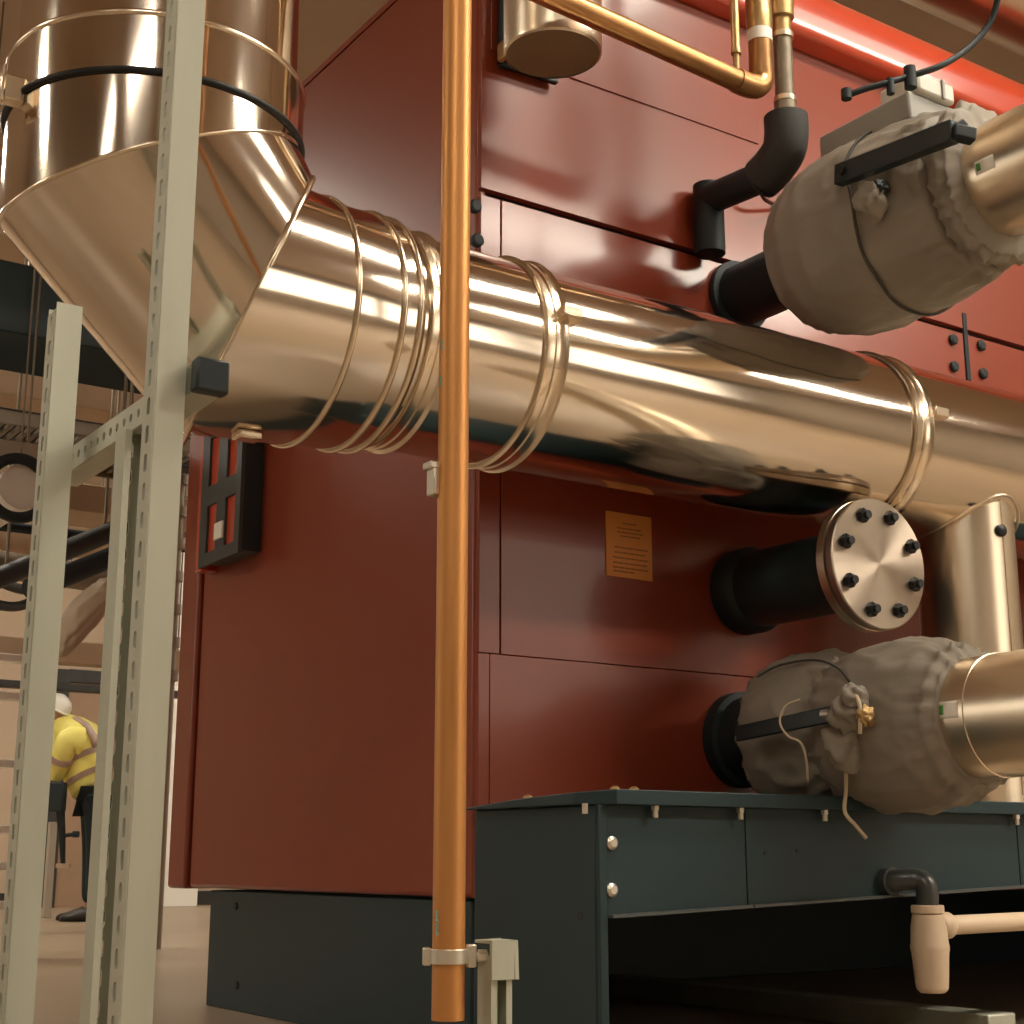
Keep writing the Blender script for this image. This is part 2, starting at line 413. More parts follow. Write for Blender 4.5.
circx = lambda x, r: [Vector((x, YD+r*math.cos(2*PI*k/96), ZD+r*math.sin(2*PI*k/96))) for k in range(96)]
seam('joint_bead', el[-1], .0065)
def xsec(name, prof, m='steelx', n=96):
    return MB().lathe((0, YD, ZD), X, prof, n, False).build(name, m, flue, smooth=40)
xsec('coupling_section', [(x_ring1, RC+.006), (x2-.01, RC+.004), (x2, RC+.002), (x3, RC), (x3+.012, RD+.004), (x3+.02, RD)])
seam('joint_bead', circx(x2, RC+.004), .006); seam('joint_bead', circx(x3, RC+.001), .006)
def band(xa, xb, r, name):
    n = 6; pr = [(xa, r)]
    w = (xb-xa)
    for f, dr in ((.0, .004), (.06, .009), (.12, .004), (.2, .003), (.44, .003), (.48, .006), (.52, .006), (.56, .003), (.82, .003), (.88, .006), (.94, .010), (1, .005)):
        pr.append((xa+w*f, r+dr))
    pr.append((xb, r))
    return xsec(name, pr, 'bead')
xb0, xb1 = on_y(374, 338, YD).x, on_y(396, 345, YD).x
xc0, xc1 = on_y(484, 366, YD).x, on_y(508, 371, YD).x
xd0, xd1 = on_y(846, 440, YD).x, on_y(864, 443, YD).x
xsec('straight_section', [(x3+.015, RD), (xc0+.03, RD)])
xsec('straight_section', [(xc0+.03, RD-.001), (xd0+.03, RD-.001)])
xsec('straight_section', [(xd0+.03, RD+.001), (XE, RD+.001)])
lb1 = band(xb0, xb1, RD, 'locking_band'); lb2 = band(xc0, xc1, RD, 'locking_band'); lb3 = band(xd0, xd1, RD, 'locking_band')
def latch(c, d, par):
    MB().obox(Vector(c), Vector(d), X, Vector(d).cross(X), .03, .05, .025).build('band_latch', 'bead', par, .003)
dl = Vector((0, -math.cos(rad(12)), math.sin(rad(12))))
latch(Vector(((xc0+xc1)/2+.03, YD, ZD))+dl*(RD+.012), dl, lb2)
dl2 = Vector((0, -math.cos(rad(-15)), math.sin(rad(-15))))
latch(Vector(((xd0+xd1)/2+.055, YD, ZD))+Vector((0, -math.cos(rad(8)), math.sin(rad(8))))*(RD+.004), Vector((0, -1, 0)), lb3)
lt = on_y(10, 74, YD-.06)
MB().obox((XVd-RV-.018, YD-.05, zs1+.0), X, Y, Z, .05, .03, .05).obox((XVd-RV-.035, YD-.05, zs1+.0), X, Y, Z, .012, .05, .075).build('band_latch', 'bead', flue, .004)
lp = on_y(309, 157, YD); MB().obox((XVd+RV+.006, YD-.02, ZA+.16), X, Y, Z, .02, .03, .05).build('band_latch', 'bead', flue, .003)
lp = on_y(247, 437, YD-.02); MB().obox((lp.x, YD-.02, ZD-RB-.002), X, Y, Z, .05, .04, .016).build('elbow_foot', 'bead', flue, .005)
# tee branch going down to the deck
YT = YD-.045; XT = on_y(966, 560, YT).x; RT = .126
MB().lathe((XT, YT, zt+r1), Z, [(0, RT), (ZD-zt-r1-.06, RT)], 64, False).build('branch_pipe', 'clad', flue, smooth=180)
sad = []
for k in range(64):
    t = 2*PI*k/64
    dx, dy = math.cos(t)*(RT+.012), math.sin(t)*(RT+.012)
    sad.append(Vector((XT+dx, YT+dy, ZD-math.sqrt(max(RD**2-(YT+dy-YD)**2, .0004))-.002)))
MB().tube(sad, .004, 8, closed=True).build('saddle_collar', 'clad', flue, smooth=180)
# lengthwise lap seam and test screw of the branch
MB().bar((XT-.005, YT-RT-.001, zt+.05), (XT-.005, YT-RT-.001, ZD-.13), .006, .003, (0, 1, 0)).build('lap_seam', 'clad', flue)
pv = on_y(994, 532, YT-RT+.02)
tv_ = Vector((pv.x-XT, 0, 0)); ang = math.asin(max(-1, min(1, (pv.x-XT)/RT)))
dv = Vector((math.sin(ang), -math.cos(ang), 0))
MB().lathe(Vector((XT, YT, pv.z))+dv*(RT-.002), dv, [(0, .016), (.010, .016), (.014, .010)], 12).build('plug_screw', 'bolt', flue)

# ------------------------------------------------------------------ blanked flange below the duct
p = on_y(742, 592, Y0); q0 = ray(870, 566); tq = p.x/q0.x
XF, ZF, YF = p.x, (p.z+H+q0.z*tq)/2, q0.y*tq-.03
fl = thing('blanked_pipe_stub', 'dark pipe stub closed by a round steel blank flange with eight bolts', 'pipe', (XF, Y0, ZF-.15))
MB().lathe((XF, Y0-.001, ZF), -Y, [(0, .112), (.05, .112), (.062, .106), (.07, .098)], 40).build('wall_collar', 'black', fl)
MB().lathe((XF, Y0-.06, ZF), -Y, [(0, .098), (.25, .098), (.34, .108), (Y0-YF-.085, .128)], 40).build('stub_pipe', mat('stub_black', (.008, .022, .027), .45), fl)
RF = .157
MB().lathe((XF, YF+.055, ZF), -Y, [(0, RF-.004), (.004, RF), (.026, RF), (.028, RF-.006)], 64).build('weld_neck_flange', 'flange', fl)
MB().lathe((XF, YF+.024, ZF), -Y, [(0, RF-.003), (.003, RF), (.021, RF), (.024, RF-.003)], 64).build('blank_flange', 'turned', fl)
for k in range(8):
    t = 2*PI*(k+.5)/8+.06
    c = Vector((XF+math.cos(t)*.120, YF, ZF+math.sin(t)*.120))
    MB().lathe(c+Y*.002, -Y, [(0, .0175), (.014, .0175), (.017, .014)], 6).lathe(c-Y*.012, -Y, [(0, .010), (.012, .010)], 12).build('bolt', 'bolt', fl)

# ------------------------------------------------------------------ insulated valves
def bag(o, d, prof, seed, amp, par, name, n=110, rows=90, gather=None, squash=(1, 1)):
    """fabric jacket around an axis: radius profile interpolated, wrinkled"""
    o = Vector(o); d = Vector(d).normalized(); u = X.copy() if abs(d.x) < .5 else Y.copy(); w = Z.copy()
    rs = []
    L0, L1 = prof[0][0], prof[-1][0]
    for i in range(rows):
        s = L0+(L1-L0)*i/(rows-1)
        for a, b in zip(prof, prof[1:]):
            if a[0] <= s <= b[0]+1e-9:
                f = (s-a[0])/max(b[0]-a[0], 1e-9); f = f*f*(3-2*f); r = a[1]+(b[1]-a[1])*f; break
        ring = []
        for k in range(n):
            t = 2*PI*k/n
            v = Vector((math.cos(t)*2.2, math.sin(t)*2.2, s*7+seed))
            nz = noise.noise(v)*.7+noise.noise(v*2.3)*.35
            cr_ = 1-abs(noise.noise(Vector((math.cos(t)*3+seed, math.sin(t)*3, s*5))))*2
            dr = amp*nz+amp*1.1*max(0, cr_-.5)
            if gather:
                for gs, gw, ga in gather:
                    e = math.exp(-((s-gs)/gw)**2)
                    q_ = 1-abs(math.sin(t*11+seed+4*noise.noise(Vector((math.cos(t)*2, math.sin(t)*2, s*6+seed)))))
                    dr += ga*e*(1.5*q_**3-.5+noise.noise(Vector((math.cos(t)*7, math.sin(t)*7, s*26+seed)))*.45)
            ring.append(o+d*s+(u*math.cos(t)*squash[0]+w*math.sin(t)*squash[1])*(r+dr))
        rs.append(ring)
    return MB().rings(rs).build(name, 'fabric', par, smooth=180)
# upper one
M['seam_fold_dark'] = mat('seam_fold_dark', (.05, .045, .04), .8)
p = on_y(736, 295, Y0); XU = p.x; ZU = 1.918
uv = thing('upper_insulated_valve', 'valve in a grey padded jacket at upper right with black lever and grey actuator box', 'valve', (XU, 2.4, ZU-.26))
MB().lathe((XU, Y0-.001, ZU), -Y, [(0, .10), (.02, .10), (.024, .084), (.32, .084)], 40).build('pipe_stub', 'black', uv)
YU0 = 2.575
bag((XU, YU0, ZU), -Y, [(0, .07), (.015, .150), (.05, .195), (.13, .220), (.20, .228), (.30, .230), (.40, .222), (.49, .208), (.54, .195), (.555, .165)],
    3.1, .010, uv, 'padded_jacket', gather=[(.515, .03, .011), (.30, .010, .004)])
bag((XU, YU0-.545, ZU), -Y, [(0, .150), (.012, .186), (.035, .192), (.055, .178), (.068, .135)], 8.4, .010, uv, 'gathered_collar', rows=34, gather=[(.03, .05, .014)])
MB().lathe((XU, YU0-.52, ZU), -Y, [(0, .132), (1.2, .132)], 64).build('pipe_cladding', 'clad', uv)
# stitched seam round the jacket
sm = []
for k in range(100):
    t = 2*PI*k/100
    sm.append(Vector((XU+.232*math.cos(t), YU0-.355-.02*math.sin(2*t+1)-.012*noise.noise(Vector((t*2, 0, 4))), ZU+.232*math.sin(t))))
MB().tube(sm, .004, 6, closed=True).build('jacket_seam', M['seam_fold_dark'], uv, smooth=180)
ck = []
# lever: a black bar in front of the jacket
YL = YU0-.28
XLv = XU-.262
la, lb = on_x(838, 176, XLv), on_x(955, 131, XLv)
lv = MB().bar(la, lb, .03, .05).build('lever', 'blackp', uv, .004)
MB().bar(lb-Vector((0.01, 0, 0.005)), lb+Vector((.035, -.02, -.012)), .03, .03).bar(lb, lb+Vector((.02, -.01, .02)), .02, .02).build('lever_grip', 'black', uv, .004)
MB().lathe(la+Vector((-.012, -.0, 0))+(lb-la)*.08, -X, [(-.002, .012), (.012, .012)], 12).build('lever_bolt', 'bolt', uv)
# lever pivot bunch of cloth
pb = on_y(872, 200, 2.13)
def clump(c, r, seed, par, name, m='fabric', sx=1, sz=1):
    rs = []
    for i in range(1, 24):
        ph = PI*i/24; ring = []
        for k in range(40):
            t = 2*PI*k/40
            v = Vector((math.sin(ph)*math.cos(t)*sx, math.cos(ph)*.7, math.sin(ph)*math.sin(t)*sz))
            ring.append(Vector(c)+v*r*(1+.38*noise.noise(v*2.1+Vector((seed, 0, 0)))+.10*noise.noise(v*5)))
        rs.append(ring)
    return MB().rings(rs).build(name, m, par, smooth=180)
clump(pb, .042, 2, uv, 'bunched_cloth')
clump(on_y(882, 188, 2.11), .020, 5, uv, 'spindle_cap', 'black')
# actuator
ca = on_x(893, 132, XU-.02)
ac = MB().obox(ca+Vector((0, .02, -.005)), X, Y, Z, .17, .29, .075).obox(ca+Vector((0, .02, .036)), X, Y, Z, .13, .22, .016).build('actuator_box', 'greyb', uv, .014, seg=3)
MB().obox(ca+Vector((0, .035, -.055)), X, Y, Z, .13, .22, .03).build('base_band', 'blue', ac, .005)
MB().cyl(ca+Vector((0, .04, -.06)), Vector((ca.x, ca.y+.04, ZU+.2)), .055, 24).build('mounting_neck', 'greyb', ac)
MB().obox(ca+Vector((0, -.08, .055)), X, Y, Z, .13, .12, .05).obox(ca+Vector((0, -.08, .085)), X, Y, Z, .09, .08, .025).build('position_cap', 'greyl', ac, .008)
MB().obox(ca+Vector((.02, -.142, .055)), X, Y, Z, .008, .006, .05).build('cap_rib', 'greyb', ac)
# cable
pts = [on_y(848, 95, 2.12), on_y(868, 88, 2.09), on_y(890, 82, 2.06), on_y(910, 76, 2.04), on_y(940, 66, 2.0), on_y(966, 50, 1.98), on_y(985, 30, 1.96), on_y(995, 10, 1.94), on_y(999, -20, 1.92), on_y(1001, -80, 1.9)]
def smooth_path(pts, k=6):
    out = []
    P_ = [pts[0]]+list(pts)+[pts[-1]]
    for i in range(1, len(P_)-2):
        a, b, c, d = P_[i-1], P_[i], P_[i+1], P_[i+2]
        for j in range(k):
            t = j/k
            out.append(.5*((2*b)+(c-a)*t+(2*a-5*b+4*c-d)*t*t+(3*b-a-3*c+d)*t**3))
    out.append(pts[-1]); return out
pts[-1].z = max(pts[-1].z, 2.6)
pts.append(Vector((pts[-1].x+.02, pts[-1].y-.05, RZ)))
cb = MB().tube(smooth_path(pts), .0075, 10).build('power_cable', 'black', uv, smooth=180)
MB().lathe(pts[0]+Vector((-.005, 0, -.012)), Z, [(0, .012), (.024, .012)], 12).build('cable_gland', 'black', uv)
MB().cyl(pts[3]-Z*.03, pts[3]+Z*.022, .014, 12).build('cable_gland', 'black', uv)
MB().cyl(pts[2]-Z*.03, pts[2]+Z*.008, .009, 12).build('cable_gland', 'black', uv)
# printed sticker on cladding
def sticker(par, px, py, Xc, Zc, R, w_, h_):
    # small printed label curved on a pipe running along y
    best = None
    for i in range(400):
        yy = 1.3+i*.003
        pt = on_y(px, py, yy); d_ = abs(math.hypot(pt.x-Xc, pt.z-Zc)-R)
        if pt.x > Xc+R: continue
        if best is None or d_ < best[0]: best = (d_, pt)
    c = best[1]; th = math.atan2(c.z-Zc, c.x-Xc)
    vs = []; fs = []
    for i in range(7):
        t = th+(i/6-.5)*h_/R
        for yy in (c.y-w_/2, c.y+w_/2): vs.append((Xc+(R+.001)*math.cos(t), yy, Zc+(R+.001)*math.sin(t)))
    for i in range(6): fs.append((2*i, 2*i+1, 2*i+3, 2*i+2))
    s_ = MB().add(vs, fs).build('sticker', 'white', par, solid=.0008)
    g_ = MB()
    for (a0, a1, t0, t1) in ((.1, .3, .2, .75),):
        vs = []
        for i in range(5):
            t = th+(t0+(t1-t0)*i/4-.5)*h_/R
            for f in (a0, a1): vs.append((Xc+(R+.002)*math.cos(t), c.y+w_/2-f*w_, Zc+(R+.002)*math.sin(t)))
        g_.add(vs, [(2*i, 2*i+1, 2*i+3, 2*i+2) for i in range(4)])
    g_.build('green_mark', 'green', s_, solid=.0005)
sticker(uv, 985, 165, XU, ZU, .132, .05, .03)

# lower one
p = on_y(738, 742, Y0); XL = p.x; ZL = .716
lvv = thing('lower_insulated_valve', 'valve in a wrinkled beige padded jacket above the steel base with silver clad pipe', 'valve', (XL, 2.3, ZL-.2))
MB().lathe((XL, Y0-.001, ZL), -Y, [(0, .12), (.035, .12), (.04, .105), (.2, .100)], 40).build('pipe_stub', 'black', lvv)
YL0 = 2.70
bag((XL, YL0, ZL), -Y, [(0, .06), (.012, .150), (.04, .168), (.10, .178), (.20, .176), (.26, .162), (.30, .150)], 5.2, .012, lvv, 'rear_jacket',
    gather=[(.28, .05, .009), (.02, .03, .006)], squash=(.95, 1.06))
bag((XL, YL0-.255, ZL-.005), -Y, [(0, .10), (.012, .165), (.05, .178), (.12, .188), (.20, .188), (.28, .178), (.335, .160), (.36, .138)], 9.7, .010, lvv, 'front_jacket',
    gather=[(.33, .05, .009), (.02, .03, .006)])
MB().lathe((XL, YL0-.57, ZL), -Y, [(0, .129), (.10, .129), (.101, .131), (.106, .131), (.107, .129), (1.2, .129)], 64).build('pipe_cladding', 'clad', lvv, smooth=30)
sticker(lvv, 948, 710, XL, ZL, .129, .05, .035)
# black lever across the rear jacket, facing left
def leftface(px, py, off=0.03):   # point just in front of the jacket seen at this pixel
    best = None
    for i in range(500):
        t = 2.6+i*.003
        q = on_t(px, py, t)
        if abs(math.hypot(q.x-XL, q.z-ZL)-(.185+off)) < .012 and 1.9 < q.y < 2.75: return q
    return on_y(px, py, 2.4)
ea, eb = leftface(737, 734), leftface(842, 712)
MB().bar(ea, eb, .012, .036).build('lever', 'blackp', lvv, .003)
kc = leftface(846, 712, .02)
clump(kc+Vector((.012, 0, .0)), .05, 12, lvv, 'bunched_cloth')
clump(leftface(855, 700, .02), .034, 17, lvv, 'bunched_cloth')
clump(leftface(846, 745, .0), .055, 21, lvv, 'bunched_cloth')
clump(leftface(866, 716, .02), .022, 27, lvv, 'spindle_cap', 'brass')
MB().lathe(leftface(826, 714, .035)-Vector((0, .0, 0)), -Y, [(-.01, .010), (.012, .010)], 12).build('lever_bolt', 'zinc', lvv)
def cordp(pl, r, name):
    pts_ = [leftface(a, b, .035) for a, b in pl]
    MB().tube(smooth_path(pts_, 5), r, 7).build(name, 'cord', lvv, smooth=180)
fold = [leftface(a, b, -.004) for a, b in ((757, 677), (780, 665), (815, 660), (838, 668), (850, 682))]
MB().tube(smooth_path(fold, 5), .003, 7).build('jacket_fold_shade', M['seam_fold_dark'], lvv, smooth=180)  # dark tube paints the shade along the flap's crease
cordp([(800, 700), (786, 706), (780, 722), (788, 736), (800, 742), (806, 758), (808, 782)], .0028, 'tie_cord')
cordp([(848, 692), (856, 696), (860, 708), (860, 734)], .0045, 'tie_cord')
c0 = leftface(846, 760, .02)
MB().tube(smooth_path([c0, on_y(846, 790, BY-.06), on_y(845, 812, BY-.05), on_y(856, 826, BY-.05), on_y(866, 838, BY-.05)], 5), .0045, 7).build('tie_cord', 'cord', lvv, smooth=180)

# ------------------------------------------------------------------ upper pipes
def pipe_at_y(px, py, yy): return on_y(px, py, yy)
YC = 2.45
c0 = pipe_at_y(559, 0, YC); c1 = pipe_at_y(762, 92, YC)
cpipe = thing('copper_branch_pipe', 'tarnished copper pipe bending up beside the black insulated pipe at top', 'pipe', (c1.x, YC, c1.z))
dC = (c0-c1).normalized()
el_ = [c1+dC*.06, c1+dC*.03+Z*.004, c1+dC*.012+Z*.014, c1+Z*.032, c1+Z*.06]
MB().tube([c1+dC*1.3, c1+dC*.075], .0275, 28).build('horizontal_run', 'oldcopper', cpipe, smooth=60)
MB().tube([c1+dC*.085, c1+dC*.0849]+smooth_path(el_, 5)+[c1+Z*.075, c1+Z*.085], .0305, 28).build('elbow', 'oldcopper', cpipe, smooth=60)
MB().tube([c1+Z*.06, c1+Z*.155], .030, 28).build('riser', 'oldcopper', cpipe, smooth=60)
MB().tube([c1+Z*.135, c1+Z*.170], .0315, 28).build('paper_tag', 'white', cpipe, smooth=60)
MB().tube([c1+Z*.160, c1+Z*.20, c1+Z*.21, c1+Z*.5, c1+Z*(RZ-c1.z)], [.031, .034, .0325, .0325, .0325], 28).build('brass_riser', 'brass', cpipe, smooth=40)
cc = pipe_at_y(737, 78, YC); 
MB().tube([cc, cc+Z*.07], .008, 14).tube([cc+Z*.065, cc+Z*.075, cc+Z*.085, cc+Z*.30], [.013, .013, .011, .011], 14).build('pocket_tube', 'brass', cpipe, smooth=40)
# black insulated
XI, YI = 2.509, 2.49
ze = on_y(785, 140, YI).z
XI = on_y(785, 100, YI).x
ip = thing('insulated_pipe', 'black foam insulated pipe elbow entering the boiler front below the copper pipe', 'pipe', (XI, YI, 2.0))
zI = ze-.03
k_ = [Vector((XI, YI, ze+.065)), Vector((XI, YI, ze+.06)), Vector((XI, YI, ze+.02)), Vector((XI, YI+.012, zI+.008)), Vector((XI, YI+.05, zI-.02)), Vector((XI, YI+.09, zI-.035)), Vector((XI, YI+.092, zI-.036))]
MB().tube(smooth_path(k_, 4), [.04]+[.056]*(len(smooth_path(k_, 4))-2)+[.04], 32).build('insulated_elbow', 'foam', ip, smooth=60)
yw = 2.792
zz = on_y(703, 198, yw).z
MB().tube([(XI, YI+.085, zI-.033), (XI, yw+.0, zz)], .041, 28).build('insulated_arm', 'black', ip, smooth=60)
MB().tube([(XI, yw+.0, zz+.04), (XI, yw+.0, on_y(703, 252, yw).z)], .041, 28).build('insulated_drop', 'black', ip, smooth=60)
MB().tube([(XI, YI, ze+.06), (XI, YI, ze+.30)], .0245, 24).tube([(XI, YI, ze+.065), (XI, YI, ze+.11)], .028, 24).build('steel_pipe', mat('grimy_pipe', (.20, .165, .12), .45, .6, .4, 20), ip, smooth=60)
MB().tube([(XI, YI, ze+.105), (XI, YI, ze+.118)], .0295, 24).build('joint_ring', 'flange', ip, smooth=60)
MB().tube([(XI, YI, ze+.285), (XI, YI, ze+.30)], .029, 24).build('joint_ring', 'flange', ip, smooth=60)
MB().tube([(XI, YI, ze+.30), (XI, YI, ze+.34), (XI, YI, ze+.345), (XI, YI, ze+.41), (XI, YI, ze+.415), (XI, YI, RZ)], [.024, .024, .033, .034, .028, .028], 24).build('brass_union', 'brass', ip, smooth=40)
# little drain hook
hk = [on_y(760, 180, Y0-.06), on_y(761, 192, Y0-.06), on_y(766, 200, Y0-.05), on_y(778, 206, Y0-.02), on_y(782, 207, Y0+.004)]
MB().tube(smooth_path(hk, 5), .006, 10).build('drain_hook', mat('hook_red', (.08, .02, .015), .5), boiler, smooth=180)
# silver can
YS = 2.62
sc = on_y(553, 55, YS)
can = thing('capped_pipe_end', 'short capped silver pipe end hanging before a black plate at top of boiler', 'pipe', (sc.x, YS, sc.z))
MB().lathe((sc.x, YS, sc.z), Z, [(0, .112), (.004, .117), (.012, .118), (RZ-sc.z, .118)], 56, False).build('pipe_body', 'clad', can, smooth=40)
MB().lathe((sc.x, YS, sc.z+.002), Z, [(0, .112), (.004, .112)], 56).build('end_cap', mat('cap_olive', (.20, .15, .085), .5, .3), can)
k0, k1 = on_y(499, 12, Y0-.016), on_y(552, 83, Y0-.016)
plate_m = MB().box((k0.x, Y0-.03, on_y(500, 70, Y0).z), (k0.x+.045, Y0-.012, on_y(500, -20, Y0).z))
plate_m.box((k0.x, Y0-.03, on_y(500, 70, Y0).z), (on_y(552, 80, Y0).x, Y0-.012, on_y(500, 70, Y0).z+.035)).build('black_plate', 'blackp', boiler, .003)
MB().obox(on_y(505, 50, Y0-.05), X, Y, Z, .018, .05, .05).build('plate_stud', 'brass', boiler, .006)

# ------------------------------------------------------------------ copper riser, clamp post
tc_ = 1.86
cpb = on_t(448, 1020, tc_)
XCp, YCp = cpb.x, cpb.y
riser = thing('copper_riser', 'bright copper pipe standing vertically in front of the boiler, open at its foot', 'pipe', (XCp, YCp, cpb.z))
n_ = 40
ri = [[Vector((XCp+.0208*math.cos(2*PI*k/n_), YCp+.0208*math.sin(2*PI*k/n_), z)) for k in range(n_)] for z in (cpb.z, RZ)]
ii = [[Vector((XCp+.0192*math.cos(2*PI*k/n_), YCp+.0192*math.sin(2*PI*k/n_), z)) for k in range(n_)] for z in (RZ, cpb.z)]
MB().rings(ri+ii, closed=True).build('pipe', 'copper', riser, smooth=60)
def teal_mark(px, py, name):
    # printed marks on the pipe's left flank
    d_ = ray(px, py); 
    tt = (d_.x*XCp+d_.y*YCp)/(d_.x**2+d_.y**2)
    q = Vector((d_.x*tt, d_.y*tt, H+d_.z*tt)); off = Vector((q.x-XCp, q.y-YCp, 0)); l = off.length
    back = Vector((-d_.x, -d_.y, 0)).normalized()
    o_ = off+back*math.sqrt(max(.0208**2-l*l, 0))
    nrm = o_.normalized(); tan_ = nrm.cross(Z)
    mb = MB()
    for dz, w_, h_ in ((0.004, .005, .003), (-.001, .003, .005), (-.006, .005, .003)):
        mb.obox(Vector((XCp, YCp, q.z+dz))+nrm*.0209, nrm, tan_, Z, .0006, w_, h_)
    mb.build(name, 'teal', riser)
for px, py in ((442, 347), (441, 383), (437, 915), (437, 928)): teal_mark(px, py, 'printed_mark')
bk = on_t(431, 452, tc_+.02)
MB().obox(Vector((XCp, YCp, bk.z))+Vector((-.018, .012, 0)), X, Y, Z, .022, .02, .045).obox(Vector((XCp, YCp, bk.z+.018))+Vector((-.024, .012, 0)), X, Y, Z, .022, .022, .01).build('bracket_clip', 'zinc', riser, .002)
# short channel post with clamp
zc = on_t(447, 957, tc_).z
pp = on_t(497, 957, tc_+.03)
post = thing('clamp_post', 'short galvanised channel post with ring clamp holding the foot of the copper riser', 'post', (pp.x, pp.y, 0))
ztop = on_t(497, 940, tc_+.03).z
dirp = Vector((pp.x-XCp, pp.y-YCp, 0)); dist = dirp.length; dirp.normalize(); sdp = dirp.cross(Z)
# post channel opens toward the pipe
def chan(mb, o, L, N, S, length, w=.041, d=.041, lip=.009, slots=None):
    """open channel: web at o facing N, flanges run back along -N, lips turn in"""
    o = Vector(o)
    if slots:
        pitch, ha, hb, sq = slots; cnt = int(length/pitch)
        mb.holed(o, L, S, pitch, cnt, w, ha, hb, 16, sq)
    else:
        mb.add([o-S*w/2, o+S*w/2, o+S*w/2+L*length, o-S*w/2+L*length], [(0, 1, 2, 3)])
    for sgn in (-1, 1):
        e = o+S*(sgn*w/2)
        mb.add([e, e-N*d, e-N*d+L*length, e+L*length], [(0, 1, 2, 3)])
        f_ = e-N*d
        mb.add([f_, f_-S*(sgn*lip), f_-S*(sgn*lip)+L*length, f_+L*length], [(0, 1, 2, 3)])
    return mb
fx = Vector((cy, -sy, 0))
mbp = chan(MB(), Vector((pp.x, pp.y, 0))+Y*.02, Z, Y, X, ztop-.02, .03, .03, .008)
mbp.build('channel', 'galv', post, solid=.0022, smooth=0)
MB().box((pp.x-.02, pp.y-.018, ztop-.048), (pp.x+.02, pp.y-.013, ztop)).box((pp.x+.015, pp.y-.018, ztop-.048), (pp.x+.020, pp.y+.022, ztop)).box((pp.x-.02, pp.y-.018, ztop-.004), (pp.x+.02, pp.y+.022, ztop)).build('end_bracket', 'galv', post, .001)
rc_ = .0250
rg = [[Vector((XCp+r*math.cos(2*PI*k/40), YCp+r*math.sin(2*PI*k/40), z)) for k in range(40)] for r, z in ((.0209, zc-.009), (rc_, zc-.009), (rc_, zc+.009), (.0209, zc+.009))]
MB().rings(rg, closed=True).build('clamp_ring', 'zinc', post, .001)
aa = Vector((XCp, YCp, zc))+dirp*rc_
MB().obox(aa+dirp*.004, dirp, sdp, Z, .012, .014, .028).build('clamp_ear', 'zinc', post, .002)
for sg in (1,):
    MB().obox(Vector((XCp, YCp, zc))-dirp*(rc_+.003), dirp, sdp, Z, .010, .012, .022).build('clamp_ear', 'zinc', post, .002)
MB().cyl(aa+dirp*.006, Vector((XCp, YCp, zc))+dirp*(dist-.012), .005, 12).lathe(aa+dirp*.012, dirp, [(0, .008), (.012, .008)], 6).build('clamp_rod', 'zinc', post)

# ------------------------------------------------------------------ strut frame on the left
XS = .627
frame = thing('strut_frame', 'galvanised slotted steel strut frame standing at the left below the duct elbow', 'strut frame', (XS, 1.9, 0))
slot = (.040, .0058, .0125, .6)
fp = on_t(158, 512, 2.0)
def vpost(cx_, cyy, z1, N, name):
    S = N.cross(Z)
    chan(MB(), Vector((cx_, cyy, 0))+N*.0205, Z, N, S, z1, slots=slot).build(name, 'galv', frame, solid=.0025, smooth=0)
vpost(fp.x, fp.y, RZ-.02, -X, 'post')
bp = on_t(51, 512, 2.34)
ztb = on_t(60, 290, 2.34).z
vpost(bp.x, bp.y, ztb, -X, 'post')
ip_ = on_t(119, 700, 2.14)
XA = fp.x+.048
qa, qb = on_x(66, 468, XA), on_x(210, 383, XA)
za_m = (qa.z+qb.z)/2
arm = chan(MB(), Vector((XA-.0205, qa.y, za_m)), -Y, -X, Z, qa.y-qb.y, slots=(.030, .0068, .0068, 1.0)).build('arm', 'galv', frame, solid=.0025, smooth=0)
MB().box((XA-.024, qb.y-.012, za_m-.024), (XA+.024, qb.y+.012, za_m+.024)).build('end_cap', 'blackp', frame, .004)
vpost(ip_.x, ip_.y, za_m-.022, Y, 'post')
# ------------------------------------------------------------------ condensate trap
pe = on_y(884, 881, BY)
YT2 = BY-.085
tp = on_y(926, 884, YT2)
trap = thing('condensate_trap', 'cream plastic bottle trap hanging from a dark elbow on the base front', 'trap', (tp.x, YT2, tp.z-.24))
ez = pe.z
path = [(pe.x+(tp.x-pe.x)*0, BY+.004, ez), (pe.x, BY-.03, ez)]
el2 = [Vector((pe.x, BY+.002, ez)), Vector((pe.x+.003, BY-.03, ez+.002)), Vector((tp.x-.008, YT2+.018, ez+.004)), Vector((tp.x, YT2, ez-.012)), Vector((tp.x, YT2, ez-.055))]
MB().tube(smooth_path(el2, 8), .0245, 24).build('elbow', 'greypvc', trap, smooth=60)
MB().tube([(pe.x, BY+.001, ez), (pe.x, BY-.028, ez)], .032, 24).build('socket', 'greypvc', trap, smooth=60)
z1 = on_y(928, 905, YT2).z; z2 = on_y(928, 993, YT2).z; hh = z1-z2
MB().lathe((tp.x, YT2, z1-.018), Z, [(0, .034), (.002, .036), (.016, .036), (.018, .033)], 40).build('collar_nut', 'pvc', trap)
MB().lathe((tp.x, YT2, z2), Z, [(0, .026), (.006, .033), (.012, .035), (hh*.45, .0405), (hh*.50, .0425), (hh*.53, .0425), (hh*.56, .041), (hh*.75, .039), (hh-.02, .034)], 40).build('bottle_body', 'pvc', trap)
zo = on_y(960, 925, YT2).z
MB().lathe((tp.x+.032, YT2, zo), X, [(0, .024), (.012, .030), (.03, .029), (.04, .022)], 32).build('outlet_nut', 'pvc', trap)
MB().lathe((tp.x+.05, YT2, zo), X+Z*.012, [(0, .021), (2.6, .021)], 32).build('outlet_pipe', 'pvc', trap)

